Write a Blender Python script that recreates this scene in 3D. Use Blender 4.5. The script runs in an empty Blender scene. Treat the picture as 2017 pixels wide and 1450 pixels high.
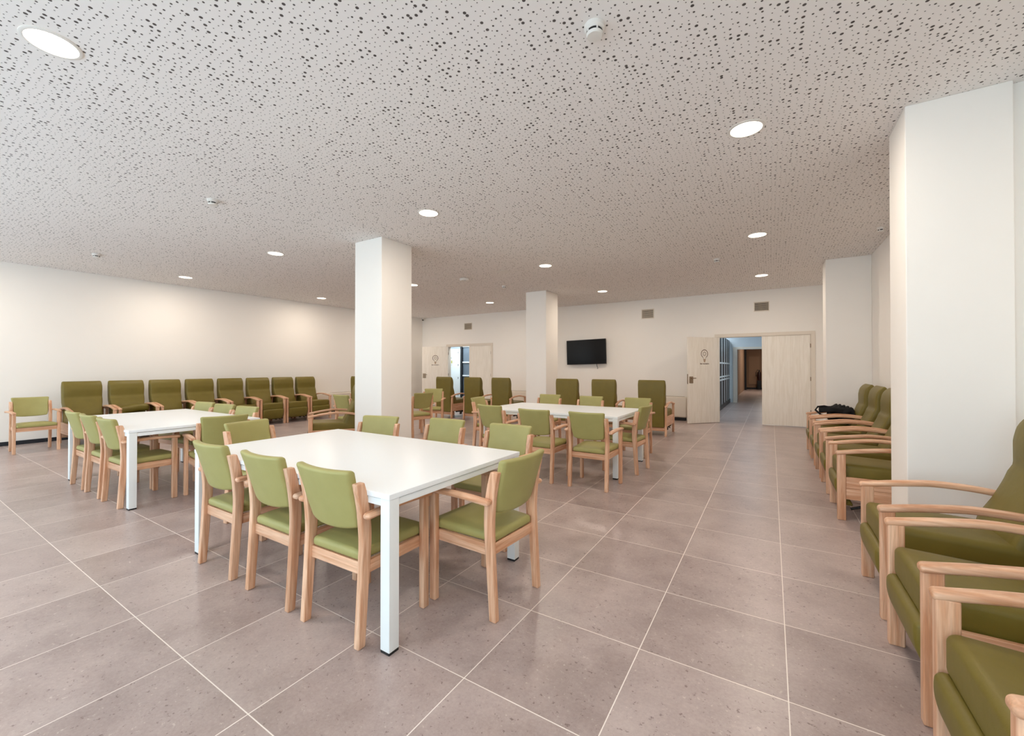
import bpy, bmesh, math, random
from mathutils import Vector, Matrix, Euler
random.seed(7)
sc = bpy.context.scene
C = sc.collection
PI = math.pi
CEIL = 3.19
BACKY = 11.51

# ------------------------------------------------------------------ materials
def new_mat(name):
    m = bpy.data.materials.new(name); m.use_nodes = True
    nt = m.node_tree; b = nt.nodes['Principled BSDF']
    return m, nt, b
def nd(nt, t, **kw):
    n = nt.nodes.new(t)
    for k, v in kw.items(): setattr(n, k, v)
    return n
def lin(c):
    return tuple(((x / 255) / 12.92 if x / 255 <= .04045 else (((x / 255) + .055) / 1.055) ** 2.4) for x in c) + (1,)
def mathn(nt, op, a, b=None, c=None):
    n = nd(nt, 'ShaderNodeMath', operation=op)
    for i, v in enumerate((a, b, c)):
        if v is None: continue
        if isinstance(v, (int, float)): n.inputs[i].default_value = v
        else: nt.links.new(v, n.inputs[i])
    return n.outputs[0]
def mixc(nt, f, a, b):
    n = nd(nt, 'ShaderNodeMix', data_type='RGBA')
    for s, v in ((n.inputs[0], f), (n.inputs[6], a), (n.inputs[7], b)):
        if isinstance(v, (int, float, tuple)): s.default_value = v
        else: nt.links.new(v, s)
    return n.outputs[2]
def plain(name, rgb, rough=.5, metal=0, spec=.5, noise=0, nscale=20, bump=0, bscale=60):
    m, nt, b = new_mat(name)
    b.inputs['Base Color'].default_value = lin(rgb)
    b.inputs['Roughness'].default_value = rough
    b.inputs['Metallic'].default_value = metal
    b.inputs['Specular IOR Level'].default_value = spec
    tc = nd(nt, 'ShaderNodeTexCoord')
    n = nd(nt, 'ShaderNodeTexNoise'); n.inputs['Scale'].default_value = nscale; n.inputs['Detail'].default_value = 3
    nt.links.new(tc.outputs['Object'], n.inputs['Vector'])
    d = tuple(max(0, v * (1 - noise)) for v in lin(rgb)[:3]) + (1,)
    nt.links.new(mixc(nt, n.outputs['Fac'], d, lin(rgb)), b.inputs['Base Color'])
    if bump:
        n2 = nd(nt, 'ShaderNodeTexNoise'); n2.inputs['Scale'].default_value = bscale; n2.inputs['Detail'].default_value = 4
        nt.links.new(tc.outputs['Object'], n2.inputs['Vector'])
        bp = nd(nt, 'ShaderNodeBump'); bp.inputs['Strength'].default_value = bump; bp.inputs['Distance'].default_value = .002
        nt.links.new(n2.outputs['Fac'], bp.inputs['Height']); nt.links.new(bp.outputs[0], b.inputs['Normal'])
    return m
def wood(name, axis, a=(234, 192, 160), bcol=(203, 147, 110)):
    m, nt, b = new_mat(name)
    tc = nd(nt, 'ShaderNodeTexCoord'); oi = nd(nt, 'ShaderNodeObjectInfo')
    ad = nd(nt, 'ShaderNodeVectorMath', operation='ADD'); nt.links.new(tc.outputs['Object'], ad.inputs[0])
    sc_ = nd(nt, 'ShaderNodeVectorMath', operation='SCALE'); sc_.inputs['Scale'].default_value = 13
    nt.links.new(oi.outputs['Random'], sc_.inputs[0])
    nt.links.new(sc_.outputs[0], ad.inputs[1])
    mp = nd(nt, 'ShaderNodeMapping'); s = [38, 38, 38]; s[axis] = 2.2; mp.inputs['Scale'].default_value = s
    nt.links.new(ad.outputs[0], mp.inputs['Vector'])
    n = nd(nt, 'ShaderNodeTexNoise'); n.inputs['Scale'].default_value = 1; n.inputs['Detail'].default_value = 5; n.inputs['Distortion'].default_value = .6
    nt.links.new(mp.outputs[0], n.inputs['Vector'])
    mp2 = nd(nt, 'ShaderNodeMapping'); s = [200, 200, 200]; s[axis] = 9; mp2.inputs['Scale'].default_value = s
    nt.links.new(ad.outputs[0], mp2.inputs['Vector'])
    n2 = nd(nt, 'ShaderNodeTexNoise'); n2.inputs['Scale'].default_value = 1; n2.inputs['Detail'].default_value = 2
    nt.links.new(mp2.outputs[0], n2.inputs['Vector'])
    r = nd(nt, 'ShaderNodeMapRange'); r.inputs[1].default_value = .36; r.inputs[2].default_value = .66
    nt.links.new(n.outputs['Fac'], r.inputs[0])
    c1 = mixc(nt, r.outputs[0], lin(bcol), lin(a))
    r2 = nd(nt, 'ShaderNodeMapRange'); r2.inputs[1].default_value = .3; r2.inputs[2].default_value = .7; r2.inputs[3].default_value = .86; r2.inputs[4].default_value = 1.05
    nt.links.new(n2.outputs['Fac'], r2.inputs[0])
    # slight tone difference from one piece to the next
    t = mathn(nt, 'MULTIPLY_ADD', oi.outputs['Random'], .22, .86)
    f = mathn(nt, 'MULTIPLY', r2.outputs[0], t)
    vm = nd(nt, 'ShaderNodeVectorMath', operation='SCALE'); nt.links.new(c1, vm.inputs[0]); nt.links.new(f, vm.inputs['Scale'])
    nt.links.new(vm.outputs[0], b.inputs['Base Color'])
    b.inputs['Roughness'].default_value = .38
    return m
def vinyl(name, rgb, rgb2):
    m, nt, b = new_mat(name)
    tc = nd(nt, 'ShaderNodeTexCoord'); oi = nd(nt, 'ShaderNodeObjectInfo')
    n = nd(nt, 'ShaderNodeTexNoise'); n.inputs['Scale'].default_value = 9; n.inputs['Detail'].default_value = 6
    nt.links.new(tc.outputs['Object'], n.inputs['Vector'])
    f = mathn(nt, 'MULTIPLY_ADD', oi.outputs['Random'], .3, mathn(nt, 'MULTIPLY', n.outputs['Fac'], .7))
    nt.links.new(mixc(nt, f, lin(rgb), lin(rgb2)), b.inputs['Base Color'])
    n2 = nd(nt, 'ShaderNodeTexNoise'); n2.inputs['Scale'].default_value = 420; n2.inputs['Detail'].default_value = 2
    n3 = nd(nt, 'ShaderNodeTexNoise'); n3.inputs['Scale'].default_value = 14; n3.inputs['Detail'].default_value = 2
    nt.links.new(tc.outputs['Object'], n2.inputs['Vector']); nt.links.new(tc.outputs['Object'], n3.inputs['Vector'])
    bp = nd(nt, 'ShaderNodeBump'); bp.inputs['Strength'].default_value = .25; bp.inputs['Distance'].default_value = .001
    nt.links.new(n2.outputs['Fac'], bp.inputs['Height'])
    bp2 = nd(nt, 'ShaderNodeBump'); bp2.inputs['Strength'].default_value = .25; bp2.inputs['Distance'].default_value = .006
    nt.links.new(n3.outputs['Fac'], bp2.inputs['Height']); nt.links.new(bp.outputs[0], bp2.inputs['Normal'])
    nt.links.new(bp2.outputs[0], b.inputs['Normal'])
    b.inputs['Roughness'].default_value = .5
    b.inputs['Specular IOR Level'].default_value = .45
    return m

def emis(name, rgb, s):
    m, nt, b = new_mat(name)
    b.inputs['Base Color'].default_value = lin(rgb)
    b.inputs['Emission Color'].default_value = lin(rgb); b.inputs['Emission Strength'].default_value = s
    return m

def floor_mat():
    m, nt, b = new_mat('porcelain_tile_floor')
    tc = nd(nt, 'ShaderNodeTexCoord'); sp = nd(nt, 'ShaderNodeSeparateXYZ'); nt.links.new(tc.outputs['Object'], sp.inputs[0])
    gs, ids = [], []
    for ax, off in ((0, .055), (1, .2479)):
        u = mathn(nt, 'DIVIDE', mathn(nt, 'SUBTRACT', sp.outputs[ax], off), .6)
        ids.append(mathn(nt, 'FLOOR', u))
        fr = mathn(nt, 'FRACT', u)
        dist = mathn(nt, 'MINIMUM', fr, mathn(nt, 'SUBTRACT', 1.0, fr))
        mr = nd(nt, 'ShaderNodeMapRange'); mr.inputs[1].default_value = .0026; mr.inputs[2].default_value = .0046; mr.inputs[3].default_value = 1; mr.inputs[4].default_value = 0
        nt.links.new(dist, mr.inputs[0]); gs.append(mr.outputs[0])
    g = mathn(nt, 'MAXIMUM', gs[0], gs[1])
    cb = nd(nt, 'ShaderNodeCombineXYZ'); nt.links.new(ids[0], cb.inputs[0]); nt.links.new(ids[1], cb.inputs[1])
    wn = nd(nt, 'ShaderNodeTexWhiteNoise', noise_dimensions='3D'); nt.links.new(cb.outputs[0], wn.inputs['Vector'])
    # per-tile shifted cloudy stone
    sv = nd(nt, 'ShaderNodeVectorMath', operation='SCALE'); sv.inputs['Scale'].default_value = 40; nt.links.new(wn.outputs['Color'], sv.inputs[0])
    av = nd(nt, 'ShaderNodeVectorMath', operation='ADD'); nt.links.new(tc.outputs['Object'], av.inputs[0]); nt.links.new(sv.outputs[0], av.inputs[1])
    n1 = nd(nt, 'ShaderNodeTexNoise'); n1.inputs['Scale'].default_value = 3.2; n1.inputs['Detail'].default_value = 7; n1.inputs['Roughness'].default_value = .62
    n2 = nd(nt, 'ShaderNodeTexNoise'); n2.inputs['Scale'].default_value = 75; n2.inputs['Detail'].default_value = 5; n2.inputs['Roughness'].default_value = .75
    n3 = nd(nt, 'ShaderNodeTexNoise'); n3.inputs['Scale'].default_value = 42; n3.inputs['Detail'].default_value = 4; n3.inputs['Roughness'].default_value = .7
    for n in (n1, n2, n3): nt.links.new(av.outputs[0], n.inputs['Vector'])
    f = mathn(nt, 'ADD', mathn(nt, 'MULTIPLY', n1.outputs['Fac'], .75), mathn(nt, 'MULTIPLY', n2.outputs['Fac'], .45))
    f = mathn(nt, 'ADD', f, mathn(nt, 'MULTIPLY_ADD', wn.outputs['Value'], .16, -.17))
    mr = nd(nt, 'ShaderNodeMapRange'); mr.inputs[1].default_value = .3; mr.inputs[2].default_value = .75; nt.links.new(f, mr.inputs[0])
    base = mixc(nt, mr.outputs[0], lin((150, 133, 129)), lin((188, 172, 167)))
    pit = nd(nt, 'ShaderNodeMapRange'); pit.inputs[1].default_value = .62; pit.inputs[2].default_value = .67; pit.inputs[3].default_value = 0; pit.inputs[4].default_value = .7
    nt.links.new(n3.outputs['Fac'], pit.inputs[0])
    base = mixc(nt, pit.outputs[0], base, lin((96, 76, 72)))
    lp = nd(nt, 'ShaderNodeMapRange'); lp.inputs[1].default_value = .32; lp.inputs[2].default_value = .36; lp.inputs[3].default_value = .4; lp.inputs[4].default_value = 0
    nt.links.new(n3.outputs['Fac'], lp.inputs[0])
    base = mixc(nt, lp.outputs[0], base, lin((222, 210, 202)))
    col = mixc(nt, g, base, lin((236, 226, 218)))
    nt.links.new(col, b.inputs['Base Color'])
    rr = mathn(nt, 'ADD', mathn(nt, 'MULTIPLY', n1.outputs['Fac'], .16), mathn(nt, 'MULTIPLY_ADD', g, .3, .24))
    nt.links.new(rr, b.inputs['Roughness'])
    b.inputs['Specular IOR Level'].default_value = .5
    bp = nd(nt, 'ShaderNodeBump'); bp.inputs['Strength'].default_value = .15; bp.inputs['Distance'].default_value = .001
    nt.links.new(mathn(nt, 'SUBTRACT', n2.outputs['Fac'], g), bp.inputs['Height']); nt.links.new(bp.outputs[0], b.inputs['Normal'])
    return m

def ceiling_mat():
    m, nt, b = new_mat('perforated_plasterboard')
    tc = nd(nt, 'ShaderNodeTexCoord')
    v = nd(nt, 'ShaderNodeTexVoronoi', voronoi_dimensions='2D', feature='F1'); v.inputs['Scale'].default_value = 27; v.inputs['Randomness'].default_value = .62
    nt.links.new(tc.outputs['Object'], v.inputs['Vector'])
    sp = nd(nt, 'ShaderNodeSeparateColor'); nt.links.new(v.outputs['Color'], sp.inputs[0])
    r = sp.outputs[0]
    big = mathn(nt, 'LESS_THAN', r, .13); med = mathn(nt, 'LESS_THAN', r, .36)
    rad = mathn(nt, 'ADD', mathn(nt, 'MULTIPLY_ADD', big, .085, .088), mathn(nt, 'MULTIPLY', med, .070))
    d = mathn(nt, 'SUBTRACT', v.outputs['Distance'], rad)
    mr = nd(nt, 'ShaderNodeMapRange'); mr.inputs[1].default_value = -.018; mr.inputs[2].default_value = .012; mr.inputs[3].default_value = 1; mr.inputs[4].default_value = 0
    nt.links.new(d, mr.inputs[0])
    nt.links.new(mixc(nt, mr.outputs[0], lin(CEILC), lin((92, 86, 83))), b.inputs['Base Color'])
    b.inputs['Roughness'].default_value = .9; b.inputs['Specular IOR Level'].default_value = .1
    bp = nd(nt, 'ShaderNodeBump', invert=True); bp.inputs['Strength'].default_value = .6; bp.inputs['Distance'].default_value = .006
    nt.links.new(mr.outputs[0], bp.inputs['Height']); nt.links.new(bp.outputs[0], b.inputs['Normal'])
    return m
CEILC = (233, 229, 226)
M = {}
M['wall'] = plain('matt_wall_paint', (244, 240, 234), .85, spec=.2, noise=.02, nscale=3, bump=.08, bscale=180)
M['floor'] = floor_mat()
M['ceil'] = ceiling_mat()
M['wz'], M['wy'], M['wx'] = wood('beech_upright', 2), wood('beech_lengthwise', 1), wood('beech_crosswise', 0)
M['green'] = vinyl('olive_vinyl', (151, 145, 84), (170, 163, 104))
M['greend'] = vinyl('olive_vinyl_dark', (101, 89, 27), (120, 105, 37))
M['white'] = plain('white_laminate', (236, 240, 242), .32, spec=.35, noise=.01)
M['whitemetal'] = plain('white_powder_coat', (232, 236, 236), .4, noise=.02)
M['black'] = plain('black_rubber', (18, 18, 20), .6, noise=.2)
M['darkbase'] = plain('dark_skirting', (28, 34, 42), .5, noise=.2)
M['door'] = None
def door_mat():
    m, nt, b = new_mat('pale_wood_door_veneer')
    tc = nd(nt, 'ShaderNodeTexCoord'); mp = nd(nt, 'ShaderNodeMapping'); mp.inputs['Scale'].default_value = (26, 26, 1.6)
    nt.links.new(tc.outputs['Object'], mp.inputs['Vector'])
    n = nd(nt, 'ShaderNodeTexNoise'); n.inputs['Scale'].default_value = 1; n.inputs['Detail'].default_value = 5; n.inputs['Distortion'].default_value = 1.2
    nt.links.new(mp.outputs[0], n.inputs['Vector'])
    mr = nd(nt, 'ShaderNodeMapRange'); mr.inputs[1].default_value = .4; mr.inputs[2].default_value = .6; nt.links.new(n.outputs['Fac'], mr.inputs[0])
    nt.links.new(mixc(nt, mr.outputs[0], lin((233, 226, 214)), lin((241, 235, 225))), b.inputs['Base Color'])
    b.inputs['Roughness'].default_value = .55
    return m
M['door'] = door_mat()
M['frame'] = plain('door_frame_paint', (226, 216, 202), .5, noise=.03)
M['brass'] = plain('bronze_metal', (122, 98, 72), .35, metal=.7, noise=.15)
M['steel'] = plain('brushed_steel', (150, 130, 108), .35, metal=.6, noise=.1, nscale=60)
M['screen'] = plain('glossy_black_screen', (6, 6, 8), .35, spec=.25, noise=.1)
M['signline'] = plain('dark_brown_vinyl_print', (92, 62, 40), .6, noise=.1)
M['signbase'] = plain('amber_vinyl_print', (150, 108, 56), .6, noise=.1)
M['grille'] = plain('louvre_metal', (176, 164, 148), .45, metal=.4, noise=.1)
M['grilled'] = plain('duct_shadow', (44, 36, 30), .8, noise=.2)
M['plastic'] = plain('white_plastic', (222, 218, 212), .45, noise=.02)
M['convector'] = plain('ivory_metal_casing', (226, 216, 202), .45, noise=.03)
M['diffuser'] = emis('lamp_diffuser', (255, 244, 226), 9)
M['cloth'] = plain('black_cloth', (14, 14, 17), .9, noise=.4, nscale=30, bump=.6, bscale=90)
M['bluewall'] = plain('cool_white_wall', (206, 214, 220), .7, noise=.03)
M['brownwall'] = plain('taupe_wall', (150, 120, 96), .8, noise=.06)
M['brownpanel'] = plain('taupe_panel', (166, 134, 108), .7, noise=.05)
M['darkpost'] = plain('anthracite_metal', (12, 15, 20), .45, noise=.2)
M['greyglass'] = plain('grey_window', (96, 106, 116), .2, noise=.1)
M['sign_green'] = plain('yellow_green_print', (178, 170, 72), .6, noise=.1)
M['red'] = plain('extinguisher_paint', (48, 16, 14), .4, noise=.1)

# ------------------------------------------------------------------ mesh helpers
def tag(o, label=None, cat=None, group=None, kind=None):
    if label: o['label'] = label
    if cat: o['category'] = cat
    if group: o['group'] = group
    if kind: o['kind'] = kind
    return o
def link_mesh(name, bm, mat, parent=None, smooth=True, angle=35):
    bmesh.ops.recalc_face_normals(bm, faces=bm.faces)
    me = bpy.data.meshes.new(name); bm.to_mesh(me); bm.free()
    for m_ in (mat if isinstance(mat, (list, tuple)) else [mat]): me.materials.append(m_)
    o = bpy.data.objects.new(name, me); C.objects.link(o)
    if smooth:
        me.shade_smooth() if hasattr(me, 'shade_smooth') else None
        me.set_sharp_from_angle(angle=math.radians(angle))
    if parent: o.parent = parent
    return o
def empty(name, loc=(0, 0, 0), rz=0):
    o = bpy.data.objects.new(name, None); C.objects.link(o)
    o.location = loc; o.rotation_euler = (0, 0, rz); o.empty_display_size = .1
    return o
def coords(h, r, n):
    inner = h - r
    ks = [0, .25, .5, .75]
    edge = [h - r * (1 - math.sin((1 - k) * PI / 2)) for k in ks]  # h .. towards inner
    edge = [inner + r * math.sin(t * PI / 2 * .999) if False else inner + r * math.tan(t * PI / 4) for t in (1, .66, .33)]
    mid = [-inner + 2 * inner * i / n for i in range(n + 1)]
    return [-e for e in edge] + mid + edge[::-1]
def add_rbox(bm, c, s, r=.006, n=(1, 1, 1), f=None, mi=0):
    """rounded box, centre c, size s, radius r, n inner segments per axis, f deforms world point"""
    hx, hy, hz = s[0] / 2, s[1] / 2, s[2] / 2
    r = min(r, hx * .98, hy * .98, hz * .98)
    X, Y, Z = coords(hx, r, n[0]), coords(hy, r, n[1]), coords(hz, r, n[2])
    H = (hx - r, hy - r, hz - r)
    cache = {}
    def vert(i, j, k):
        key = (i, j, k)
        if key in cache: return cache[key]
        p = Vector((X[i], Y[j], Z[k]))
        q = Vector([max(-H[a], min(H[a], p[a])) for a in range(3)])
        d = p - q
        if d.length > 1e-9: p = q + d.normalized() * r
        p = p + Vector(c)
        if f: p = Vector(f(p))
        v = bm.verts.new(p); cache[key] = v
        return v
    nx, ny, nz = len(X) - 1, len(Y) - 1, len(Z) - 1
    def quad(a, b_, c_, d_):
        try:
            fc = bm.faces.new((vert(*a), vert(*b_), vert(*c_), vert(*d_))); fc.material_index = mi
        except ValueError: pass
    for k in (0, nz):
        for i in range(nx):
            for j in range(ny): quad((i, j, k), (i + 1, j, k), (i + 1, j + 1, k), (i, j + 1, k))
    for j in (0, ny):
        for i in range(nx):
            for k in range(nz): quad((i, j, k), (i + 1, j, k), (i + 1, j, k + 1), (i, j, k + 1))
    for i in (0, nx):
        for j in range(ny):
            for k in range(nz): quad((i, j, k), (i, j + 1, k), (i, j + 1, k + 1), (i, j, k + 1))
def add_box(bm, a, b):
    r = bmesh.ops.create_cube(bm, size=1)
    for v in r['verts']:
        v.co = Vector(((a[i] + b[i]) / 2 + v.co[i] * (b[i] - a[i])) for i in range(3))
def rb(name, c, s, mat, parent=None, r=.005, n=(1, 1, 1), f=None, angle=40):
    bm = bmesh.new(); add_rbox(bm, c, s, r, n, f)
    return link_mesh(name, bm, mat, parent, angle=angle)
def box(name, a, b, mat, parent=None):
    bm = bmesh.new(); add_box(bm, a, b)
    return link_mesh(name, bm, mat, parent, smooth=False)
def add_cyl(bm, c, r, h, axis=2, seg=32, r2=None):
    m = Matrix.Translation(c)
    if axis == 0: m = m @ Matrix.Rotation(PI / 2, 4, 'Y')
    if axis == 1: m = m @ Matrix.Rotation(PI / 2, 4, 'X')
    bmesh.ops.create_cone(bm, cap_ends=True, segments=seg, radius1=r, radius2=r if r2 is None else r2, depth=h, matrix=m)
def cyl(name, c, r, h, mat, parent=None, axis=2, seg=32, r2=None):
    bm = bmesh.new(); add_cyl(bm, c, r, h, axis, seg, r2)
    return link_mesh(name, bm, mat, parent, angle=50)
def lathe(name, prof, mat, parent=None, seg=48, c=(0, 0, 0)):
    bm = bmesh.new(); rings = []
    for (r, z) in prof:
        rings.append([bm.verts.new((c[0] + r * math.cos(2 * PI * k / seg), c[1] + r * math.sin(2 * PI * k / seg), c[2] + z)) for k in range(seg)] if r > 1e-6 else [bm.verts.new((c[0], c[1], c[2] + z))])
    for a, b in zip(rings, rings[1:]):
        for k in range(seg):
            vs = [a[k % len(a)], a[(k + 1) % len(a)], b[(k + 1) % len(b)], b[k % len(b)]]
            u = []
            for v in vs:
                if v not in u: u.append(v)
            if len(u) > 2:
                try: bm.faces.new(u)
                except ValueError: pass
    return link_mesh(name, bm, mat, parent, angle=35)
def tube(name, pts, r, mat, parent=None, seg=8):
    bm = bmesh.new(); add_tube(bm, pts, r, seg); return link_mesh(name, bm, mat, parent, angle=60)
def add_tube(bm, pts, r, seg=8):
    pts = [Vector(p) for p in pts]; rings = []
    for i, p in enumerate(pts):
        t = (pts[min(i + 1, len(pts) - 1)] - pts[max(i - 1, 0)]).normalized()
        u = t.cross(Vector((0, 0, 1)) if abs(t.z) < .9 else Vector((1, 0, 0))).normalized(); w = t.cross(u)
        rings.append([bm.verts.new(p + (u * math.cos(2 * PI * k / seg) + w * math.sin(2 * PI * k / seg)) * r) for k in range(seg)])
    for a, b in zip(rings, rings[1:]):
        for k in range(seg): bm.faces.new((a[k], a[(k + 1) % seg], b[(k + 1) % seg], b[k]))
    bm.faces.new(rings[0]); bm.faces.new(rings[-1][::-1])
def interp(tab, x):
    if x <= tab[0][0]: return tab[0][1]
    for (a, va), (b, vb) in zip(tab, tab[1:]):
        if x <= b:
            t = (x - a) / (b - a); t = t * t * (3 - 2 * t) if len(tab) > 2 else t
            return va + (vb - va) * t
    return tab[-1][1]
def lerp(tab, x):
    if x <= tab[0][0]: return tab[0][1]
    for (a, va), (b, vb) in zip(tab, tab[1:]):
        if x <= b: return va + (vb - va) * (x - a) / (b - a)
    return tab[-1][1]
def copy_tree(o, parent=None):
    c = o.copy(); C.objects.link(c)
    if parent: c.parent = parent
    for ch in [x for x in bpy.data.objects if x.parent == o]: copy_tree(ch, c)
    return c

# ------------------------------------------------------------------ room shell
def S(o): o['kind'] = 'structure'; return o
# the left wall runs very slightly out of square with the rest of the hall
def lwx(y): return -11.24 + (y - 1.4) * .014
S(box('floor', (-12, -1.9, -.1), (3.2, 31, 0), M['floor']))
bm = bmesh.new(); add_box(bm, (-12, -1.9, CEIL), (1.6, BACKY + .1, CEIL + .12)); S(link_mesh('ceiling', bm, M['ceil'], smooth=False))
bm = bmesh.new()
vs = [bm.verts.new(p) for p in ((lwx(-1.9), -1.9, 0), (lwx(BACKY), BACKY, 0), (lwx(BACKY) - .2, BACKY, 0), (lwx(-1.9) - .2, -1.9, 0))]
vt = [bm.verts.new(v.co + Vector((0, 0, CEIL))) for v in vs]
for i in range(4): bm.faces.new((vs[i], vs[(i + 1) % 4], vt[(i + 1) % 4], vt[i]))
bm.faces.new(vs[::-1]); bm.faces.new(vt)
S(link_mesh('wall_left', bm, M['wall'], smooth=False))
bm = bmesh.new()
vs = [bm.verts.new(p) for p in ((lwx(-1.9) + .012, -1.9, 0), (lwx(BACKY) + .012, BACKY - .002, 0), (lwx(BACKY), BACKY - .002, 0), (lwx(-1.9), -1.9, 0))]
vt = [bm.verts.new(v.co + Vector((0, 0, .07))) for v in vs]
for i in range(4): bm.faces.new((vs[i], vs[(i + 1) % 4], vt[(i + 1) % 4], vt[i]))
bm.faces.new(vs[::-1]); bm.faces.new(vt)
S(link_mesh('baseboard_left', bm, M['darkbase'], smooth=False))
# back wall with two door openings
D1 = (-9.84, -7.965); D2 = (-1.112, .765); DH = 2.105
bm = bmesh.new()
for a, b, z0, z1 in ((-11.4, D1[0], 0, CEIL), (D1[0], D1[1], DH, CEIL), (D1[1], D2[0], 0, CEIL), (D2[0], D2[1], DH, CEIL), (D2[1], 1.6, 0, CEIL)):
    add_box(bm, (a, BACKY, z0), (b, BACKY + .14, z1))
S(link_mesh('wall_back', bm, M['wall'], smooth=False))
bm = bmesh.new(); add_box(bm, (1.39, -1.9, 0), (1.6, BACKY, CEIL)); S(link_mesh('wall_right', bm, M['wall'], smooth=False))
# window wall behind the camera
bm = bmesh.new()
for a, b, z0, z1 in ((-11.5, -11.1, 0, CEIL), (-8.3, -8.0, 0, CEIL), (-5.2, -4.9, 0, CEIL), (-2.1, -1.8, 0, CEIL), (1.1, 1.6, 0, CEIL), (-11.5, 1.6, 2.75, CEIL), (-11.5, 1.6, 0, .12)):
    add_box(bm, (a, -2.05, z0), (b, -1.9, z1))
S(link_mesh('wall_front', bm, M['wall'], smooth=False))
pane, nt, b = new_mat('window_pane')
tr = nd(nt, 'ShaderNodeBsdfTransparent'); gl = nd(nt, 'ShaderNodeBsdfGlossy'); gl.inputs['Roughness'].default_value = .02
mx = nd(nt, 'ShaderNodeMixShader'); mx.inputs[0].default_value = .06
nt.links.new(tr.outputs[0], mx.inputs[1]); nt.links.new(gl.outputs[0], mx.inputs[2]); nt.links.new(mx.outputs[0], nt.nodes['Material Output'].inputs[0])
for i, (a, b_) in enumerate(((-11.1, -8.3), (-8.0, -5.2), (-4.9, -2.1), (-1.8, 1.1))):
    bm = bmesh.new()
    for x in (a, (a + b_) / 2 - .03, b_ - .06): add_box(bm, (x, -2.0, .12), (x + .06, -1.94, 2.75))
    add_box(bm, (a, -2.0, .12), (b_, -1.94, .18)); add_box(bm, (a, -2.0, 2.69), (b_, -1.94, 2.75))
    w = S(link_mesh('window_%d' % (i + 1), bm, M['whitemetal'], smooth=False))
    box('pane', (a, -1.975, .15), (b_, -1.97, 2.72), pane, w)
# free-standing and engaged columns
def column(name, x0, x1, y0, y1, label):
    o = rb(name, ((x0 + x1) / 2, (y0 + y1) / 2, CEIL / 2), (x1 - x0, y1 - y0, CEIL), M['wall'], r=.006)
    return S(o)
column('pillar', -5.17, -4.60, 3.965, 4.54, '')
column('pillar', -5.07, -4.52, 8.82, 9.46, '')
column('pillar', .80, 1.312, 3.93, 4.39, '')
column('pillar', .79, 1.389, 8.84, 9.30, '')
S(box('trim_1', (1.31, 3.985, 0), (1.389, 4.33, CEIL), M['wall']))
for o in bpy.data.objects:
    if o.name.startswith('pillar'): o['kind'] = 'structure'

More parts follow.
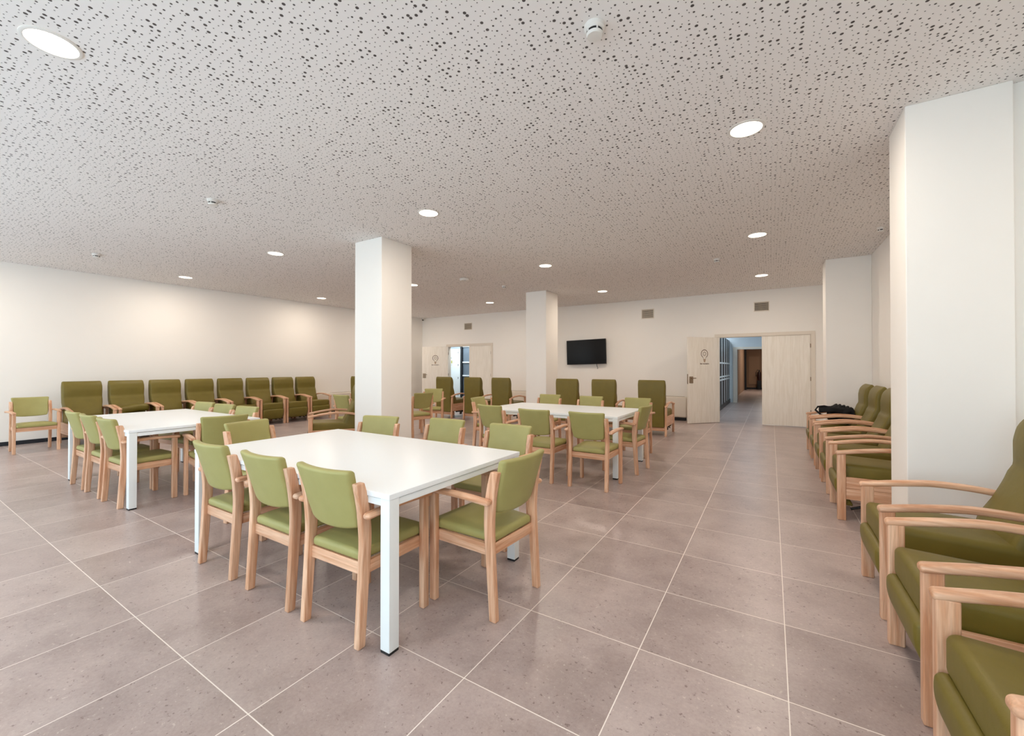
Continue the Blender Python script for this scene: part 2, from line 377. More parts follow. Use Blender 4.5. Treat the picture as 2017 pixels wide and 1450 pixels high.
# ------------------------------------------------------------------ doors
def double_door(idx, x0, x1, ang, leaf_w, label_name):
    # frame
    bm = bmesh.new(); fw = .075
    for a, b, z0, z1 in ((x0 - fw, x0, 0, DH + fw), (x1, x1 + fw, 0, DH + fw), (x0, x1, DH, DH + fw)):
        add_box(bm, (a, BACKY - .016, z0), (b, BACKY - .001, z1))
    for a, b, z0, z1 in ((x0, x0 + .012, 0, DH), (x1 - .012, x1, 0, DH), (x0, x1, DH - .012, DH)):
        add_box(bm, (a, BACKY - .001, z0), (b, BACKY + .139, z1))
    S(link_mesh('trim_%d' % (idx + 1), bm, M['frame'], smooth=False))
    mid = x1 - leaf_w
    # closed leaf
    cl = S(rb('door_%d' % (2 * idx - 1), ((mid + x1 - .014) / 2, BACKY + .03, DH / 2), (x1 - .014 - mid, .04, DH - .022), M['door'], r=.002))
    for z in (.35, 1.1, 1.85):
        cyl('hinge', (x1 - .012, BACKY + .004, z), .008, .09, M['brass'], cl, seg=12)
    # open leaf, local frame: hinge at origin, leaf along +X, room face towards -Y when closed
    e = S(rb('door_%d' % (2 * idx), (leaf_w / 2, .0, DH / 2), (leaf_w, .04, DH - .022), M['door'], r=.002))
    e.location = (x0 + .02, BACKY - .022, 0); e.rotation_euler = (0, 0, ang)
    # after swinging open, the face towards the hall is local -Y rotated ... sign on that face
    fy = .0215
    cx, cz = leaf_w * .49, 1.66
    # light-bulb emblem
    def ring(name, r0, r1, n, cx, cz, mat, wob=0, a0=0, a1=2 * PI, sx=1, sz=1):
        bm = bmesh.new(); A, B = [], []
        for k in range(n + 1):
            t = a0 + (a1 - a0) * k / n
            w = wob * (1 if (k // 3) % 2 else -1)
            A.append(bm.verts.new((cx + sx * (r0 + w) * math.cos(t), fy, cz + sz * (r0 + w) * math.sin(t))))
            B.append(bm.verts.new((cx + sx * (r1 + w) * math.cos(t), fy, cz + sz * (r1 + w) * math.sin(t))))
        for k in range(n): bm.faces.new((A[k], A[k + 1], B[k + 1], B[k]))
        return link_mesh(name, bm, mat, e, smooth=False)
    ring('bulb_outline', .088, .104, 48, cx, cz + .03, M['signline'], a0=-PI * .33, a1=PI * 1.33)
    ring('gear_emblem', .036, .048, 48, cx, cz + .03, M['signline'], wob=.007)
    bm = bmesh.new()
    for sx in (-1, 1):
        p = [(cx + sx * .053, cz - .045), (cx + sx * .043, cz - .05), (cx + sx * .030, cz - .095), (cx + sx * .040, cz - .095)]
        bm.faces.new([bm.verts.new((x, fy, z)) for x, z in p])
    link_mesh('bulb_neck', bm, M['signline'], e, smooth=False)
    bm = bmesh.new()
    for i in range(4):
        w = .04 - .006 * i; z = cz - .10 - .02 * i
        bm.faces.new([bm.verts.new((x, fy, zz)) for x, zz in ((cx - w, z), (cx + w, z), (cx + w * .92, z - .014), (cx - w * .92, z - .014))])
    link_mesh('bulb_base', bm, M['signbase'], e, smooth=False)
    cu = bpy.data.curves.new('sign_lettering', 'FONT'); cu.body = 'Sala Actividades'; cu.size = .042; cu.offset = .0012; cu.align_x = 'CENTER'; cu.extrude = .0004
    t = bpy.data.objects.new('sign_lettering', cu); C.objects.link(t); cu.materials.append(M['signline'])
    t.parent = e; t.location = (cx, fy, cz - .225); t.rotation_euler = (PI / 2, 0, PI)
    # lock plate and lever near the free edge
    hx = leaf_w - .085
    pl = rb('lock_plate', (hx, fy + .004, 1.06), (.11, .01, .16), M['steel'], e, r=.003)
    bm = bmesh.new(); add_cyl(bm, (hx, fy + .03, 1.10), .011, .05, axis=1, seg=16); add_rbox(bm, (hx - .045, fy + .05, 1.10), (.12, .014, .02), .006)
    link_mesh('lever_handle', bm, M['steel'], pl)
    rb('edge_latch', (leaf_w + .001, 0, 1.08), (.004, .025, .24), M['brass'], e, r=.001)
    for z in (.35, 1.1, 1.85): cyl('hinge', (-.008, -.012, z), .008, .09, M['brass'], e, seg=12)
    return e
double_door(1, D1[0], D1[1], math.radians(180 + 33), .93, 'a')
double_door(2, D2[0], D2[1], math.radians(180 + 50), .95, 'b')

# ------------------------------------------------------------------ what lies beyond the doors
def corridor():
    # passage behind the right-hand doorway
    S(box('wall_passage_left', (-2.2, BACKY + .14, 0), (-2.0, 18.3, 2.9), M['bluewall']))
    S(box('wall_passage_right', (1.5, BACKY + .14, 0), (1.6, 30.2, 2.9), M['bluewall']))
    bm = bmesh.new()
    for a, b_, z0, z1 in ((-2.0, -1.11, 0, 2.9), (-1.11, .4, 2.05, 2.9), (.4, 1.5, 0, 2.9)): add_box(bm, (a, 18.3, z0), (b_, 18.45, z1))
    S(link_mesh('wall_passage_end', bm, M['bluewall'], smooth=False))
    bm = bmesh.new()
    for a, b_, z0, z1 in ((-1.25, -1.11, 0, 2.05), (-1.25, .45, 2.05, 2.14)): add_box(bm, (a, 18.26, z0), (b_, 18.3, z1))
    S(link_mesh('trim_passage', bm, M['frame'], smooth=False))
    S(box('ceiling_passage', (-2.3, BACKY + .14, 2.9), (1.6, 31, 3.0), M['bluewall']))
    S(box('wall_far_left', (-1.5, 18.45, 0), (-1.36, 30.2, 2.9), M['brownwall']))
    S(box('wall_far_end', (-1.5, 30.1, 0), (1.6, 30.3, 2.9), M['brownwall']))
    S(box('door_far', (-1.2, 30.06, .3), (-.62, 30.1, 2.03), M['brownpanel']))
    S(box('trim_far', (-1.35, 29.9, 0), (1.5, 30.09, .1), M['darkpost']))
    S(box('trim_dark_post', (-1.36, 28.6, 0), (-1.26, 28.9, 2.5), M['darkpost']))
    # slatted metal screen
    e = empty('slatted_screen', (-1.38, 15.2, 0)); tag(e, 'dark vertical slatted metal screen with pale bars, in the passage beyond the doorway', 'screen')
    for y0, y1 in ((-2.4, -1.8), (-1.5, -.9), (-.55, .05), (.28, .93), (1.18, 1.72), (1.95, 2.40), (2.6, 3.0)):
        rb('slat', (0, (y0 + y1) / 2, 1.25), (.02, y1 - y0, 2.3), M['darkpost'], e, r=.003)
    rb('gap_light_sheet', (.003, 0, 1.25), (.010, 6.2, 2.28), M['whitemetal'], e, r=.001)  # white sheet added to imitate light showing between the slats
    for z in (1.5, 1.05, .95): rb('rail', (.022, 0, z), (.02, 6.2, .05), M['whitemetal'], e, r=.003)
    rb('bottom_rail', (0, 0, .07), (.06, 6.2, .14), M['darkpost'], e, r=.003)
    # fire extinguisher
    e = empty('fire_extinguisher', (-.62, 29.75, 0)); tag(e, 'dark fire extinguisher on a stand at the far end of the passage', 'extinguisher')
    lathe('tank', [(0, 0.55), (.09, .55), (.1, .6), (.1, 1.0), (.07, 1.08), (.03, 1.1), (0, 1.1)], M['red'], e, seg=20)
    tube('hose', [(.02, -.03, 1.12), (-.1, -.06, 1.2), (-.17, -.05, 1.05), (-.16, -.03, .8)], .018, M['black'], e)
    lathe('valve', [(0, 1.1), (.03, 1.1), (.03, 1.2), (0, 1.2)], M['black'], e, seg=12)
    rb('stand', (0, 0, .275), (.22, .16, .55), M['darkpost'], e, r=.01)
    # small lobby behind the left-hand doorway
    S(box('wall_lobby_back', (-11.2, 13.0, 0), (-7.0, 13.1, 2.7), M['bluewall']))
    S(box('wall_lobby_left', (-11.3, BACKY + .14, 0), (-11.2, 13.1, 2.7), M['bluewall']))
    S(box('wall_lobby_right', (-7.0, BACKY + .14, 0), (-6.9, 13.1, 2.7), M['bluewall']))
    S(box('ceiling_lobby', (-11.3, BACKY + .14, 2.7), (-6.9, 13.1, 2.8), M['bluewall']))
    d = S(rb('door_5', (-10.45, 12.6, 1.04), (.62, .04, 2.06), M['whitemetal'], r=.003))
    rb('door_notice', (-10.57, 12.576, 1.57), (.055, .004, .11), M['sign_green'], d, r=.001)
    bm = bmesh.new(); 
    for z, w in ((1.74, .03), (1.72, .045), (1.70, .03), (1.45, .06)): add_box(bm, (-10.61, 12.577, z), (-10.61 + w, 12.579, z + .009))
    link_mesh('door_print', bm, M['darkpost'], d, smooth=False)
    for z in (.3, .95, 1.45, 1.93): cyl('hinge', (-10.25, 12.575, z), .009, .07, M['darkpost'], d, seg=10)
    S(box('trim_lobby_frame', (-10.79, 12.6, 0), (-10.765, 12.7, 2.2), M['whitemetal']))
    S(box('trim_lobby_post', (-10.135, 12.56, 0), (-10.04, 12.66, 2.7), M['darkpost']))
    w = S(box('window_lobby', (-10.04, 12.62, .2), (-9.2, 12.63, 2.6), M['greyglass']))
    bm = bmesh.new()
    for z in (.2, 1.02, 1.53, 2.14): add_box(bm, (-10.04, 12.58, z), (-9.2, 12.62, z + .045))
    link_mesh('window_bars', bm, M['whitemetal'], w, smooth=False)
corridor()

# ------------------------------------------------------------------ dining chair
def build_dining_chair():
    root = empty('dining_chair')
    # rear legs: bent, deeper at arm height
    yc = [(0, -.212), (.2, -.188), (.42, -.168), (.58, -.172), (.70, -.195), (.82, -.228)]
    dp = [(0, .85), (.3, .95), (.6, 1.15), (.75, 1.08), (.82, .95)]
    def cen(z): return -.211 + .066 * z if z < .46 else -.1806 - .50 * (z - .46) ** 2 + .05 * (z - .46)
    def rl(p): return (p.x, cen(p.z) + p.y * lerp(dp, p.z), p.z)
    for s in (-1, 1):
        rb('leg', (s * .2165, 0, .4), (.037, .052, .80), M['wz'], root, r=.007, n=(1, 1, 22), f=rl, angle=50)
    def fl(p): return (p.x, p.y, p.z)
    for s in (-1, 1):
        rb('leg', (s * .241, .214, .315), (.038, .046, .63), M['wz'], root, r=.007, n=(1, 1, 4))
    # seat frame
    for s in (-1, 1):
        rb('side_rail', (s * .2115, .015, .374), (.024, .40, .062), M['wy'], root, r=.003)
    rb('front_rail', (0, .212, .374), (.444, .024, .062), M['wx'], root, r=.003)
    rb('rear_rail', (0, -.176, .366), (.400, .024, .062), M['wx'], root, r=.003)
    # arms
    def am(s):
        def f(p):
            t = (p.y + .215) / .47
            x = p.x + s * (.262 - .016 * t)
            z = p.z + .010 * math.sin(PI * t) - .004 * t
            w = 1 + .12 * math.sin(PI * min(1, t * 1.2))
            return (s * .25 + (x - s * .25) * w, p.y, z)
        return f
    for s in (-1, 1):
        rb('armrest', (0, .022, .642), (.048, .475, .03), M['wy'], root, r=.0135, n=(2, 14, 1), f=am(s), angle=60)
    # seat
    def sf(p):
        t = (p.y + .19) / .45
        w = .93 + .15 * t if True else 1
        x = p.x * w
        u, v = min(1, abs(p.x) / .205), min(1, abs(p.y - .035) / .225)
        z = p.z + (.017 * (1 - u ** 4) * (1 - v ** 4) if p.z > .42 else 0) + .008 * t
        return (x, p.y, z)
    rb('seat', (0, .035, .424), (.412, .45, .05), M['green'], root, r=.020, n=(10, 10, 1), f=sf, angle=70)
    # backrest
    def bf(p):
        t = (p.z - .55) / .32
        w = (1 - .10 * max(0, .35 - t) ** 1.2 / .35) * (1 + .09 * max(0, t - .6) / .4)
        x = p.x * w
        z = p.z + .035 * (abs(p.x) / .2) ** 3 * max(0, .5 - t) + .006 * (abs(p.x) / .2) ** 2 * max(0, t - .5)
        y = p.y - .034 * (1 - (p.x / .2) ** 2) - .088 * max(0, t) ** 1.1 + .010
        return (x, y, z)
    rb('backrest', (0, -.178, .706), (.392, .05, .312), M['green'], root, r=.018, n=(14, 1, 10), f=bf, angle=70)
    return root

# ------------------------------------------------------------------ high back armchair
def build_armchair(raised=False):
    root = empty('armchair')
    W = .275
    for s in (-1, 1):
        rb('leg', (s * W, .371, .295), (.042, .062, .59), M['wz'], root, r=.006, n=(1, 1, 4))
    def rl(p):
        yy = interp([(0, -.362), (.35, -.345), (.5, -.34), (.62, -.325)], p.z)
        return (p.x, yy + p.y, p.z)
    for s in (-1, 1):
        rb('leg', (s * W, 0, .305), (.040, .052, .61), M['wz'], root, r=.006, n=(1, 1, 10), f=rl)
    zt = [(-.37, .575), (-.28, .618), (-.12, .642), (.06, .648), (.25, .622), (.42, .590)]
    def af(s):
        def f(p):
            y = p.y
            z = lerp(zt, y) * .5 + .5 * interp(zt, y) + (p.z)
            # smooth the polyline
            z = sum(lerp(zt, y + d) for d in (-.05, -.025, 0, .025, .05)) / 5 + p.z
            return (s * (W + .004) + p.x, y, z)
        return f
    for s in (-1, 1):
        rb('armrest', (0, .017, 0), (.055, .79, .036), M['wy'], root, r=.016, n=(2, 24, 1), f=af(s), angle=60)
    for s in (-1, 1):
        bm = bmesh.new()
        add_rbox(bm, (s * (W - .002), .02, .335), (.024, .66, .098), .004)
        add_rbox(bm, (s * (W - .002), .02, .236), (.024, .66, .098), .004)
        link_mesh('side_rail', bm, M['wy'], root)
    rb('rear_rail', (0, -.34, .135), (.51, .022, .07), M['wx'], root, r=.003)
    # seat cushion
    def sf(p):
        t = (p.y + .25) / .67
        z = p.z + .028 * t - .008
        if p.z > .44: z += .012 * (1 - min(1, abs(p.x) / .245) ** 4)
        # taller, rounded nose at the front
        if p.z < .42: z += .02 * (1 - t)
        return (p.x, p.y, z)
    rb('seat', (0, .068, .405), (.498, .636, .145), M['greend'], root, r=.032, n=(8, 10, 2), f=sf, angle=70)
    # leg rest
    if raised:
        rb('leg_rest', (0, .585, .575), (.49, .40, .11), M['greend'], root, r=.03, n=(6, 8, 1), f=lambda p: (p.x, p.y, p.z + .05 * (p.y - .4)), angle=70)
    else:
        def lf(p):
            t = (p.z - .11) / .255
            y = p.y + .052 * math.sin(PI * (.18 + .62 * t)) - .075 * max(0, 1 - t) ** 1.5
            return (p.x * (1 - .02 * (1 - t)), y, p.z)
        rb('leg_rest', (0, .346, .240), (.49, .066, .245), M['greend'], root, r=.024, n=(6, 1, 12), f=lf, angle=70)
    # backrest, upholstered down to the rear rail
    fr = [(.17, -.30), (.36, -.26), (.44, -.10), (.52, -.12), (.62, -.175), (.72, -.222), (.785, -.243), (.81, -.262), (.84, -.262), (.95, -.262), (1.03, -.278), (1.08, -.308), (1.105, -.345)]
    re = [(.17, -.385), (.9, -.388), (1.04, -.386), (1.08, -.378), (1.105, -.36)]
    def kf(p):
        t = max(0, min(1, (p.y + .05) / .10))
        z = .17 + (p.z) * .935
        a, b = lerp(re, z), sum(lerp(fr, z + d) for d in (-.012, 0, .012)) / 3
        w = lerp([(.17, .98), (.62, .98), (.72, 1.04), (1.0, 1.06), (1.105, 1.03)], z)
        bulge = .012 * (1 - min(1, abs(p.x) / .25) ** 4) if t > .9 else 0
        return (p.x * w, a + (b - a) * t + bulge, z)
    rb('backrest', (0, 0, .5), (.502, .10, 1.0), M['greend'], root, r=.022, n=(8, 2, 46), f=kf, angle=70)
    # black steel reclining mechanism
    bm = bmesh.new()
    for s in (-1, 1):
        add_rbox(bm, (s * .215, .05, .30), (.012, .40, .06), .003)
        add_rbox(bm, (s * .215, .10, .175), (.012, .09, .20), .003)
        add_rbox(bm, (s * .225, .02, .16), (.010, .30, .035), .003)
        add_tube(bm, [(s * .22, .32, .24), (s * .22, .06, .085)], .013, 8)
        add_tube(bm, [(s * .22, .30, .09), (s * .22, .02, .20)], .011, 8)
    add_tube(bm, [(-.21, .14, .15), (.21, .14, .15)], .012, 8)
    mech = link_mesh('recliner_mechanism', bm, M['black'], root)
    bm = bmesh.new()
    for s in (-1, 1):
        for y, z in ((.075, .125), (.125, .125), (.08, .165)): add_cyl(bm, (s * .226, y, z), .009, .012, axis=0, seg=12)
    link_mesh('bolts', bm, M['steel'], mech)
    return root

def place(root, x, y, face, label, group, cat):
    """face: direction (degrees) the seat looks towards, in plan"""
    root.location = (x, y, 0); root.rotation_euler = (0, 0, math.radians(face - 90))
    tag(root, label, cat, group)

G1 = 'dining chairs round the three white tables'
G2 = 'spare dining chairs away from the tables'
chairs = [
 # foreground table
 (-3.150, 1.540, 90, 'left-hand chair of the three on the near side of the foreground white table', G1),
 (-2.504, 1.540, 90, 'middle chair of the three on the near side of the foreground white table', G1),
 (-1.918, 1.540, 91, 'right-hand chair on the near side of the foreground table, beside its nearest leg', G1),
 (-1.462, 2.082, 177, 'chair alone at the right-hand end of the foreground table, back to the open floor', G1),
 (-3.32, 2.66, -77, 'left-hand chair behind the foreground table, turned slightly, before the tall white pillar', G1),
 (-2.645, 2.83, -90, 'middle chair of the three behind the foreground white table', G1),
 (-1.92, 2.82, -90, 'right-hand chair of the three behind the foreground white table', G1),
 (-3.87, 2.03, 11, 'green chair at the left-hand end of the foreground table, front of its back showing', G1),
 # left table
 (-6.690, 1.625, 90, 'left-hand chair of the three on the near side of the left white table', G1),
 (-6.117, 1.620, 90, 'middle chair of the three on the near side of the left white table', G1),
 (-5.536, 1.618, 91, 'right-hand chair on the near side of the left table, by its corner leg', G1),
 (-5.04, 2.135, 170, 'chair at the right-hand end of the left table, its back turned to us', G1),
 (-6.84, 2.49, -84, 'left-hand chair of the three behind the left white table', G1),
 (-6.235, 2.48, -84, 'middle chair of the three behind the left white table', G1),
 (-5.62, 2.47, -84, 'right-hand chair of the three behind the left white table', G1),
 # back right table
 (-3.14, 4.80, 82, 'left-hand chair on the near side of the back white table', G1),
 (-2.40, 4.61, 90, 'middle chair on the near side of the back white table', G1),
 (-1.742, 4.622, 90, 'right-hand chair on the near side of the back table, all four legs in clear view', G1),
 (-1.637, 5.548, 176, 'chair at the right-hand end of the back table, facing left towards it', G1),
 (-3.43, 6.61, -90, 'left-hand chair on the far side of the back white table', G1),
 (-2.63, 6.58, -90, 'middle chair on the far side of the back white table', G1),
 (-1.835, 6.58, -90, 'right-hand chair on the far side of the back table, before the last high armchair', G1),
 (-3.905, 5.65, 8, 'chair at the left-hand end of the back table, facing right towards it', G1),
 # spare
 (-10.22, 1.64, 0, 'green dining chair standing alone against the left wall at the edge of the photo', G2),
 (-6.60, 5.02, 90, 'spare dining chair left of the tall pillar, its back turned to the camera', G2),
 (-6.01, 6.08, 166, 'dark-looking dining chair just right of the tall pillar, seen from behind in shade', G2),
 (-6.52, 7.08, -55, 'spare dining chair behind the dark one, overlapping the first high armchair back', G2),
 (-7.10, 6.25, 0, 'spare dining chair mostly hidden behind the tall white pillar', G2),
]
proto = build_dining_chair()
objs = [proto] + [copy_tree(proto) for _ in chairs[1:]]
for o, (x, y, f, lab, g) in zip(objs, chairs):
    place(o, x, y, f, lab, g, 'chair')

GL, GB, GR = 'armchairs along the left wall', 'high armchairs turned to the back wall', 'armchairs along the right wall'
arms = []
words = ['first (nearest, leftmost)', 'second', 'third', 'fourth', 'fifth', 'sixth', 'seventh', 'eighth and last']
for i, y in enumerate((2.32, 2.94, 3.56, 4.18, 4.80, 5.42, 6.04, 6.66)):
    if i == 1: arms.append((-10.44, y, 0, 'second green armchair from the left along the left wall, a bulky cushion in it', GL)); continue
    arms.append((-10.44, y, 0, words[i] + ' green armchair in the row along the left wall', GL))
arms.append((-9.99, 8.1, 90, 'high green armchair far behind the tall pillar, only its edge showing', 'armchairs by the tall pillar'))
arms.append((-6.02, 4.26, 236, 'green armchair in profile beside the tall pillar, facing left', 'armchairs by the tall pillar'))
for i, (x, t) in enumerate(((-7.47, 'leftmost of the high green armchair backs, before the left doorway'), (-6.505, 'second high green armchair back from the left, overlapping the left doorway gap'), (-5.64, 'third high green armchair back from the left, just left of the far pillar'),
                            (-3.87, 'high green armchair back just right of the far pillar, under the television'), (-3.02, 'high green armchair back right of the television, second from the right of its row'), (-2.03, 'rightmost high green armchair back, beside the white convector and open door'))):
    arms.append((x, 8.918, 90, t, GB))
for y, t in ((8.225, 'farthest armchair of the right wall row, black garment lying on it'), (7.43, 'second armchair from the far end of the right wall row'), (6.65, 'third armchair from the far end of the right wall row'), (5.91, 'fourth armchair from the far end of the right wall row'),
             (5.02, 'armchair on the right just beyond the near pillar, black mechanism visible below'), (3.275, 'armchair in front of the near right pillar, farthest of the near group'), (2.495, 'middle armchair of the near group at the right edge of the photo'), (1.725, 'nearest armchair, cropped by the bottom right corner of the photo')):
    arms.append(({2.495: .888, 1.725: .866}.get(y, .90), y - {2.495: .015, 1.725: .035}.get(y, 0), 180, t, GR))
pa = build_armchair()
ps = []
for i, a in enumerate(arms):
    o = pa if i == 0 else copy_tree(pa)
    place(o, a[0], a[1], a[2], a[3], a[4], 'armchair')

o = rb('cushion', (-10.47, 2.94, .565), (.26, .49, .135), M['greend'], r=.055, n=(6, 8, 2), f=lambda p: (p.x, p.y, p.z + .02 * math.sin((p.y - 2.9) * 9)), angle=80)
tag(o, 'thick green cushion lying on the seat of the second armchair along the left wall', 'cushion')

# ------------------------------------------------------------------ tables
def build_table(x0, x1, y0, y1, label):
    e = empty('dining_table', ((x0 + x1) / 2, (y0 + y1) / 2, 0))
    hx, hy = (x1 - x0) / 2, (y1 - y0) / 2
    rb('tabletop', (0, 0, .747), (2 * hx, 2 * hy, .026), M['white'], e, r=.002)
    bm = bmesh.new()
    for s in (-1, 1):
        add_rbox(bm, (0, s * (hy - .019), .7135), (2 * hx - .13, .024, .033), .0015)
        add_rbox(bm, (s * (hx - .019), 0, .7135), (.024, 2 * hy - .13, .033), .0015)
    link_mesh('apron', bm, M['whitemetal'], e)
    for sx in (-1, 1):
        for sy in (-1, 1):
            l = rb('leg', (sx * (hx - .034), sy * (hy - .034), .374), (.062, .062, .722), M['whitemetal'], e, r=.003)
            rb('foot_pad', (sx * (hx - .034), sy * (hy - .034), .007), (.06, .06, .014), M['black'], l, r=.002)
    tag(e, label, 'table', 'white dining tables')
build_table(-3.585, -1.523, 1.362, 2.56, 'large white rectangular table in the foreground with chairs on all sides')
build_table(-7.20, -5.165, 1.43, 2.63, 'white rectangular table on the left, in front of the row of armchairs')
build_table(-3.62, -1.575, 4.965, 6.165, 'white rectangular table further back, below the television')

# ------------------------------------------------------------------ ceiling lights
LX, LY = (-10.06, -6.73, -3.43, -.155), (.607, 3.655, 6.67, 9.66)
names = {}
lab = {
 (-3.43, .607): 'largest recessed ceiling light, in the top left of the photo nearest the camera',
 (-.155, 3.655): 'round recessed light near the right pillar, second largest in the photo',
 (-3.43, 3.655): 'round recessed light just in front of and right of the tall pillar top',
 (-6.73, 3.655): 'round recessed light left of the tall pillar top',
 (-10.06, 3.655): 'leftmost small recessed light, close to the left wall',
 (-10.06, 6.67): 'recessed light near the left wall, just left of the tall pillar',
 (-6.73, 6.67): 'recessed light just right of the tall pillar edge, upper of two there',
 (-10.06, 9.66): 'lower of two recessed lights by the right edge of the tall pillar, half hidden',
 (-3.43, 6.67): 'round recessed light above the far pillar',
 (-.155, 6.67): 'recessed light on the right, second in line towards the right doorway',
 (-.155, 9.66): 'recessed light above the right doorway grille, farthest of its line',
 (-3.43, 9.66): 'recessed light above the television',
 (-6.73, 9.66): 'small recessed light left of the far pillar top',
}
protoL = None
for (x, y), t in lab.items():
    if protoL is None:
        e = empty('ceiling_light')
        lathe('trim_ring', [(.108, .0), (.108, -.006), (.118, -.007), (.126, -.003), (.127, 0)], M['plastic'], e)
        lathe('diffuser', [(0, -.004), (.09, -.0045), (.108, -.003), (.108, 0), (0, 0)], M['diffuser'], e)
        protoL = e
    else: e = copy_tree(protoL)
    e.location = (x, y, CEIL - .0005)
    tag(e, t, 'ceiling light', 'round recessed ceiling lights')
WARM = (1.0, .87, .735)
def area(name, loc, rot, sx, sy, power, col, shape='RECTANGLE', spread=180):
    l = bpy.data.lights.new(name, 'AREA'); l.energy = power; l.color = col; l.shape = shape; l.size = sx
    if shape in ('RECTANGLE', 'ELLIPSE'): l.size_y = sy
    l.spread = math.radians(spread)
    o = bpy.data.objects.new(name, l); C.objects.link(o); o.location = loc; o.rotation_euler = rot
    return o
for x in LX:
    for y in LY:
        area('downlight_glow', (x, y, CEIL - .02), (0, 0, 0),   .2, .2, 34, WARM, 'DISK')

# ------------------------------------------------------------------ ceiling fittings
def detector(x, y, r, label):
    e = empty('smoke_detector', (x, y, CEIL))
    lathe('base', [(0, 0), (r, 0), (r, -.008), (r * .97, -.02), (r * .80, -.03), (0, -.03)], M['plastic'], e)
    lathe('sensor_chamber', [(r * .74, -.03), (r * .74, -.045), (0, -.045)], M['black'], e)
    cap = lathe('cap', [(0, -.043), (r * .80, -.043), (r * .80, -.047), (r * .70, -.058), (0, -.060)], M['plastic'], e)
    bm = bmesh.new()
    for k in range(5):
        a = 2 * PI * k / 5 + .4
        add_cyl(bm, (r * .76 * math.cos(a), r * .76 * math.sin(a), -.037), .005, .016, seg=8)
    link_mesh('ribs', bm, M['plastic'], e)
    tag(e, label, 'smoke detector', 'small ceiling detectors')
detector(-.795, 2.12, .055, 'white smoke detector with black slots, largest, at the top centre of the photo')
detector(-5.16, 2.12, .055, 'white smoke detector on the ceiling above the left table, left of centre')
detector(-9.22, 2.14, .055, 'white smoke detector far left on the ceiling near the left wall')
detector(-5.07, 7.84, .05, 'small detector on the ceiling just left of the far pillar')
detector(-.77, 7.80, .05, 'small detector on the ceiling between the two lights in line with the right doorway')
detector(1.22, 7.17, .04, 'tiny detector on the ceiling close to the near right pillar edge')
e = empty('ceiling_speaker', (-5.36, 6.78, CEIL)); tag(e, 'flat round white device with a dark spot on the ceiling right of the tall pillar', 'speaker')
lathe('housing', [(0, 0), (.10, 0), (.10, -.02), (.085, -.045), (0, -.05)], M['plastic'], e)
cyl('led_window', (.05, -.05, -.036), .014, .02, M['black'], e, seg=16)
e = rb('access_panel', (-4.33, 6.68, CEIL - .004), (.22, .22, .008), M['plastic'], r=.002); tag(e, 'small flat square white panel on the ceiling left of the light above the far pillar', 'panel')
e = empty('security_camera', (-10.93, 11.36, CEIL)); tag(e, 'small dome security camera in the far left ceiling corner', 'camera')
lathe('mount', [(0, 0), (.06, 0), (.06, -.03), (0, -.03)], M['plastic'], e, seg=24)
lathe('housing', [(0, -.03), (.055, -.03), (.06, -.07), (.045, -.1), (0, -.115)], M['plastic'], e, seg=24)
bm = bmesh.new(); bmesh.ops.create_uvsphere(bm, u_segments=16, v_segments=10, radius=.028, matrix=Matrix.Translation((.03, -.035, -.085)))
link_mesh('lens', bm, M['black'], e)

# ------------------------------------------------------------------ air grilles on the back wall
def grille(x0, x1, z0, z1, label, dark):
    e = empty('air_grille', ((x0 + x1) / 2, BACKY, (z0 + z1) / 2)); w, h = x1 - x0, z1 - z0
    bm = bmesh.new()
    for a, b in (((-w / 2, -.014, -h / 2), (w / 2, -.001, -h / 2 + .018)), ((-w / 2, -.014, h / 2 - .018), (w / 2, -.001, h / 2)), ((-w / 2, -.014, -h / 2 + .018), (-w / 2 + .016, -.001, h / 2 - .018)), ((w / 2 - .016, -.014, -h / 2 + .018), (w / 2, -.001, h / 2 - .018))):
        add_box(bm, a, b)
    link_mesh('frame', bm, M['frame'], e, smooth=False)
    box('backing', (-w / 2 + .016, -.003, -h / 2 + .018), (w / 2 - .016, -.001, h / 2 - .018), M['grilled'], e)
    bm = bmesh.new(); n = 8
    for k in range(n):
        z = -h / 2 + .018 + (h - .036) * (k + .5) / n
        add_rbox(bm, (0, -.010, z), (w - .034, .012, (h - .036) / n * (.45 if dark else .62)), .001)
    link_mesh('louvres', bm, M['grille'], e)
    tag(e, label, 'air grille', 'wall air grilles')
grille(-2.985, -2.655, 2.675, 2.935, 'square louvred air grille high on the back wall, right of the television', False)
grille(-.345, -.03, 2.685, 2.915, 'dark louvred air grille high on the back wall above the right doorway', True)
grille(-9.10, -8.76, 2.665, 2.905, 'small louvred air grille high on the back wall above the left doorway', False)

# ------------------------------------------------------------------ television
e = empty('television', (-4.55, BACKY - .095, 1.805)); e.rotation_euler = (0, math.radians(-1.4), math.radians(0))
tag(e, 'black flat television on the back wall, hanging slightly crooked', 'television')
rb('bezel', (0, -.0, 0), (1.20, .045, .715), M['black'], e, r=.006)
rb('display', (0, -.0235, .004), (1.175, .004, .685), M['screen'], e, r=.001)
rb('wall_bracket', (0, .06, 0), (.4, .07, .35), M['black'], e, r=.004)
tube('cable', [(.30, .03, -.34), (.31, .03, -.42), (.33, .02, -.45), (.325, .03, -.50)], .008, M['black'], e)

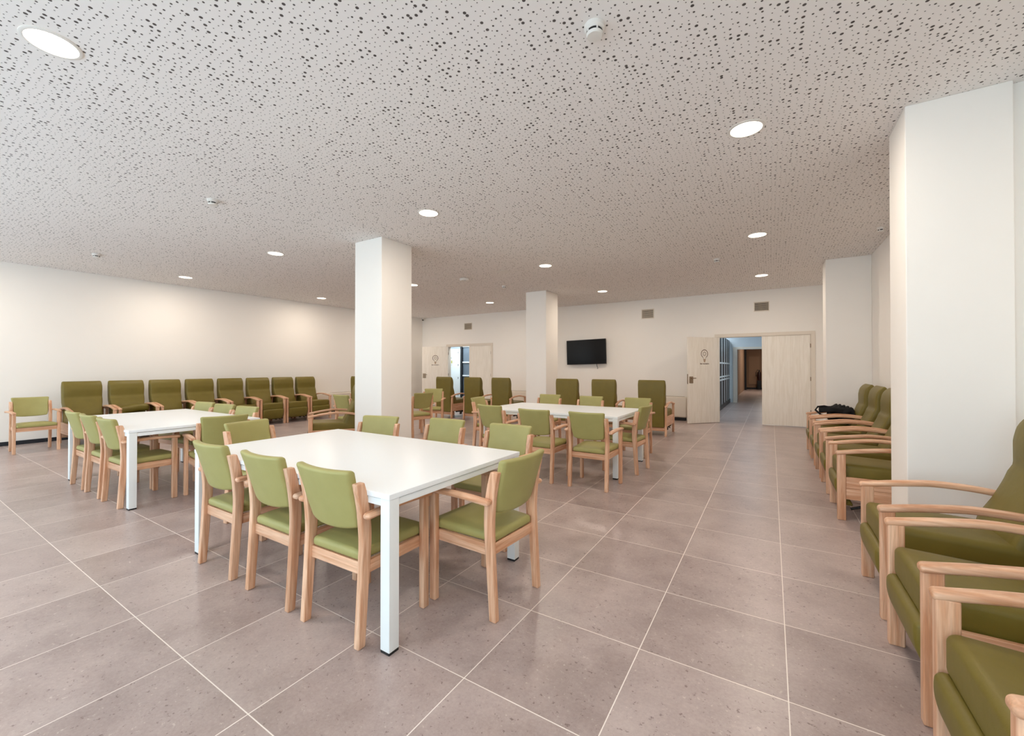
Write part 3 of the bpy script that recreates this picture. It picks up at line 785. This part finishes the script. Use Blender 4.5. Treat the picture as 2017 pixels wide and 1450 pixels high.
# ------------------------------------------------------------------ fan convectors
def convector(loc, rz, w, label):
    e = empty('fan_convector', loc, rz)
    rb('casing', (0, .11, .345), (w, .20, .53), M['convector'], e, r=.045, n=(1, 1, 1), angle=60)
    rb('plinth', (0, .13, .04), (w - .08, .14, .08), M['black'], e, r=.004)
    bm = bmesh.new()
    for k in range(10): add_rbox(bm, (0, .04 + .014 * k, .611), (w - .14, .006, .004), .001)
    link_mesh('outlet_grille', bm, M['grille'], e)
    tag(e, label, 'convector', 'white fan convectors')
convector((-2.33, BACKY - .235, 0), 0, 1.05, 'white fan convector on the back wall between the rightmost high armchair and open door')
convector((-6.72, BACKY - .235, 0), 0, 1.05, 'white fan convector on the back wall left of the far pillar, mostly hidden')
convector((lwx(7.2) + .24, 7.25, 0), PI / 2, .5, 'short white fan convector on the left wall past the last armchair')
convector((lwx(8.4) + .24, 8.20, 0), PI / 2, 1.3, 'long white fan convector on the left wall, left of the tall pillar')

# ------------------------------------------------------------------ black garment on the far right armchair
e = empty('black_jacket', (.86, 8.20, 0)); tag(e, 'crumpled black garment with loose straps lying over the farthest right armchair', 'jacket')
def crumple(p):
    n = math.sin(p.x * 31 + p.y * 17) * .02 + math.sin(p.x * 67 - p.y * 49 + 1.3) * .012 + math.sin(p.y * 83 + p.z * 40) * .008
    return (p.x + n * .6, p.y + n, p.z + n + .04 * math.cos(p.x * 9))
rb('body', (.06, -.02, .615), (.32, .36, .20), M['cloth'], e, r=.06, n=(12, 12, 6), f=crumple, angle=80)
rb('sleeve', (-.08, -.16, .69), (.30, .16, .07), M['cloth'], e, r=.022, n=(14, 8, 2), f=lambda p: (p.x, p.y + .03 * math.sin(p.x * 22), p.z + .035 * math.sin((p.x + .25) * 9) + .01 * math.sin(p.y * 60)), angle=80)
tube('strap', [(.02, -.15, .68), (-.08, -.2, .745), (-.17, -.2, .765), (-.25, -.18, .75), (-.28, -.2, .70), (-.22, -.24, .64), (-.14, -.24, .60)], .014, M['cloth'], e)
tube('strap', [(.0, -.1, .70), (.03, -.12, .76), (.08, -.12, .765), (.1, -.1, .71)], .012, M['cloth'], e)

# ------------------------------------------------------------------ daylight and world
w = bpy.data.worlds.new('daylight'); sc.world = w; w.use_nodes = True
bg = w.node_tree.nodes['Background']
sky = w.node_tree.nodes.new('ShaderNodeTexSky'); sky.sky_type = 'PREETHAM'
sky.sun_direction = Vector((.3, .5, .8)).normalized(); sky.turbidity = 4
bg.inputs[0].default_value = (.70, .88, 1.0, 1); bg.inputs[1].default_value = 7.0
w.node_tree.nodes.remove(sky)
for a, b_ in ((-11.1, -8.3), (-8.0, -5.2), (-4.9, -2.1), (-1.8, 1.1)):
    o = area('window_portal', ((a + b_) / 2, -1.88, 1.43), (PI / 2, 0, 0), b_ - a, 2.6, 1, (1, 1, 1))
    o.rotation_euler = (-PI / 2, 0, 0); o.rotation_euler = (PI / 2, 0, PI)
    o.data.cycles.is_portal = True
# unseen fill lights added to brighten the passage and lobby
area('passage_fill', (-.3, 14.5, 2.85), (0, 0, 0), 1.0, 4.5, 75, (.80, .92, 1.0))
area('side_passage_fill', (-1.72, 15.5, 2.85), (0, 0, 0), .4, 5, 85, (.80, .92, 1.0))  # added fill to brighten the space behind the slats
area('far_passage_fill', (0, 26, 2.85), (0, 0, 0), .5, 3, 110, (1, .85, .7))
area('lobby_fill', (-9.8, 12.0, 2.65), (0, 0, 0), 1.5, .5, 75, (.80, .93, 1.0))

# ------------------------------------------------------------------ camera
cam = bpy.data.cameras.new('camera'); co = bpy.data.objects.new('camera', cam); C.objects.link(co)
cam.sensor_width = 36; cam.lens = 820.47 / 2017 * 36
cam.shift_x = (1008.5 - 1004.5) / 2017; cam.shift_y = -(725 - 717.56) / 2017
cam.clip_start = .05
co.location = (0, 0, 1.3621); co.rotation_euler = (PI / 2 + .0073, 0, .5600)
sc.camera = co
sc.view_settings.view_transform = 'Standard'; sc.view_settings.look = 'Medium Contrast'
sc.view_settings.exposure = -0.68; sc.view_settings.gamma = 1
sc.cycles.max_bounces = 10; sc.cycles.diffuse_bounces = 6
sc.cycles.use_denoising = True
sc.cycles.sample_clamp_indirect = 6
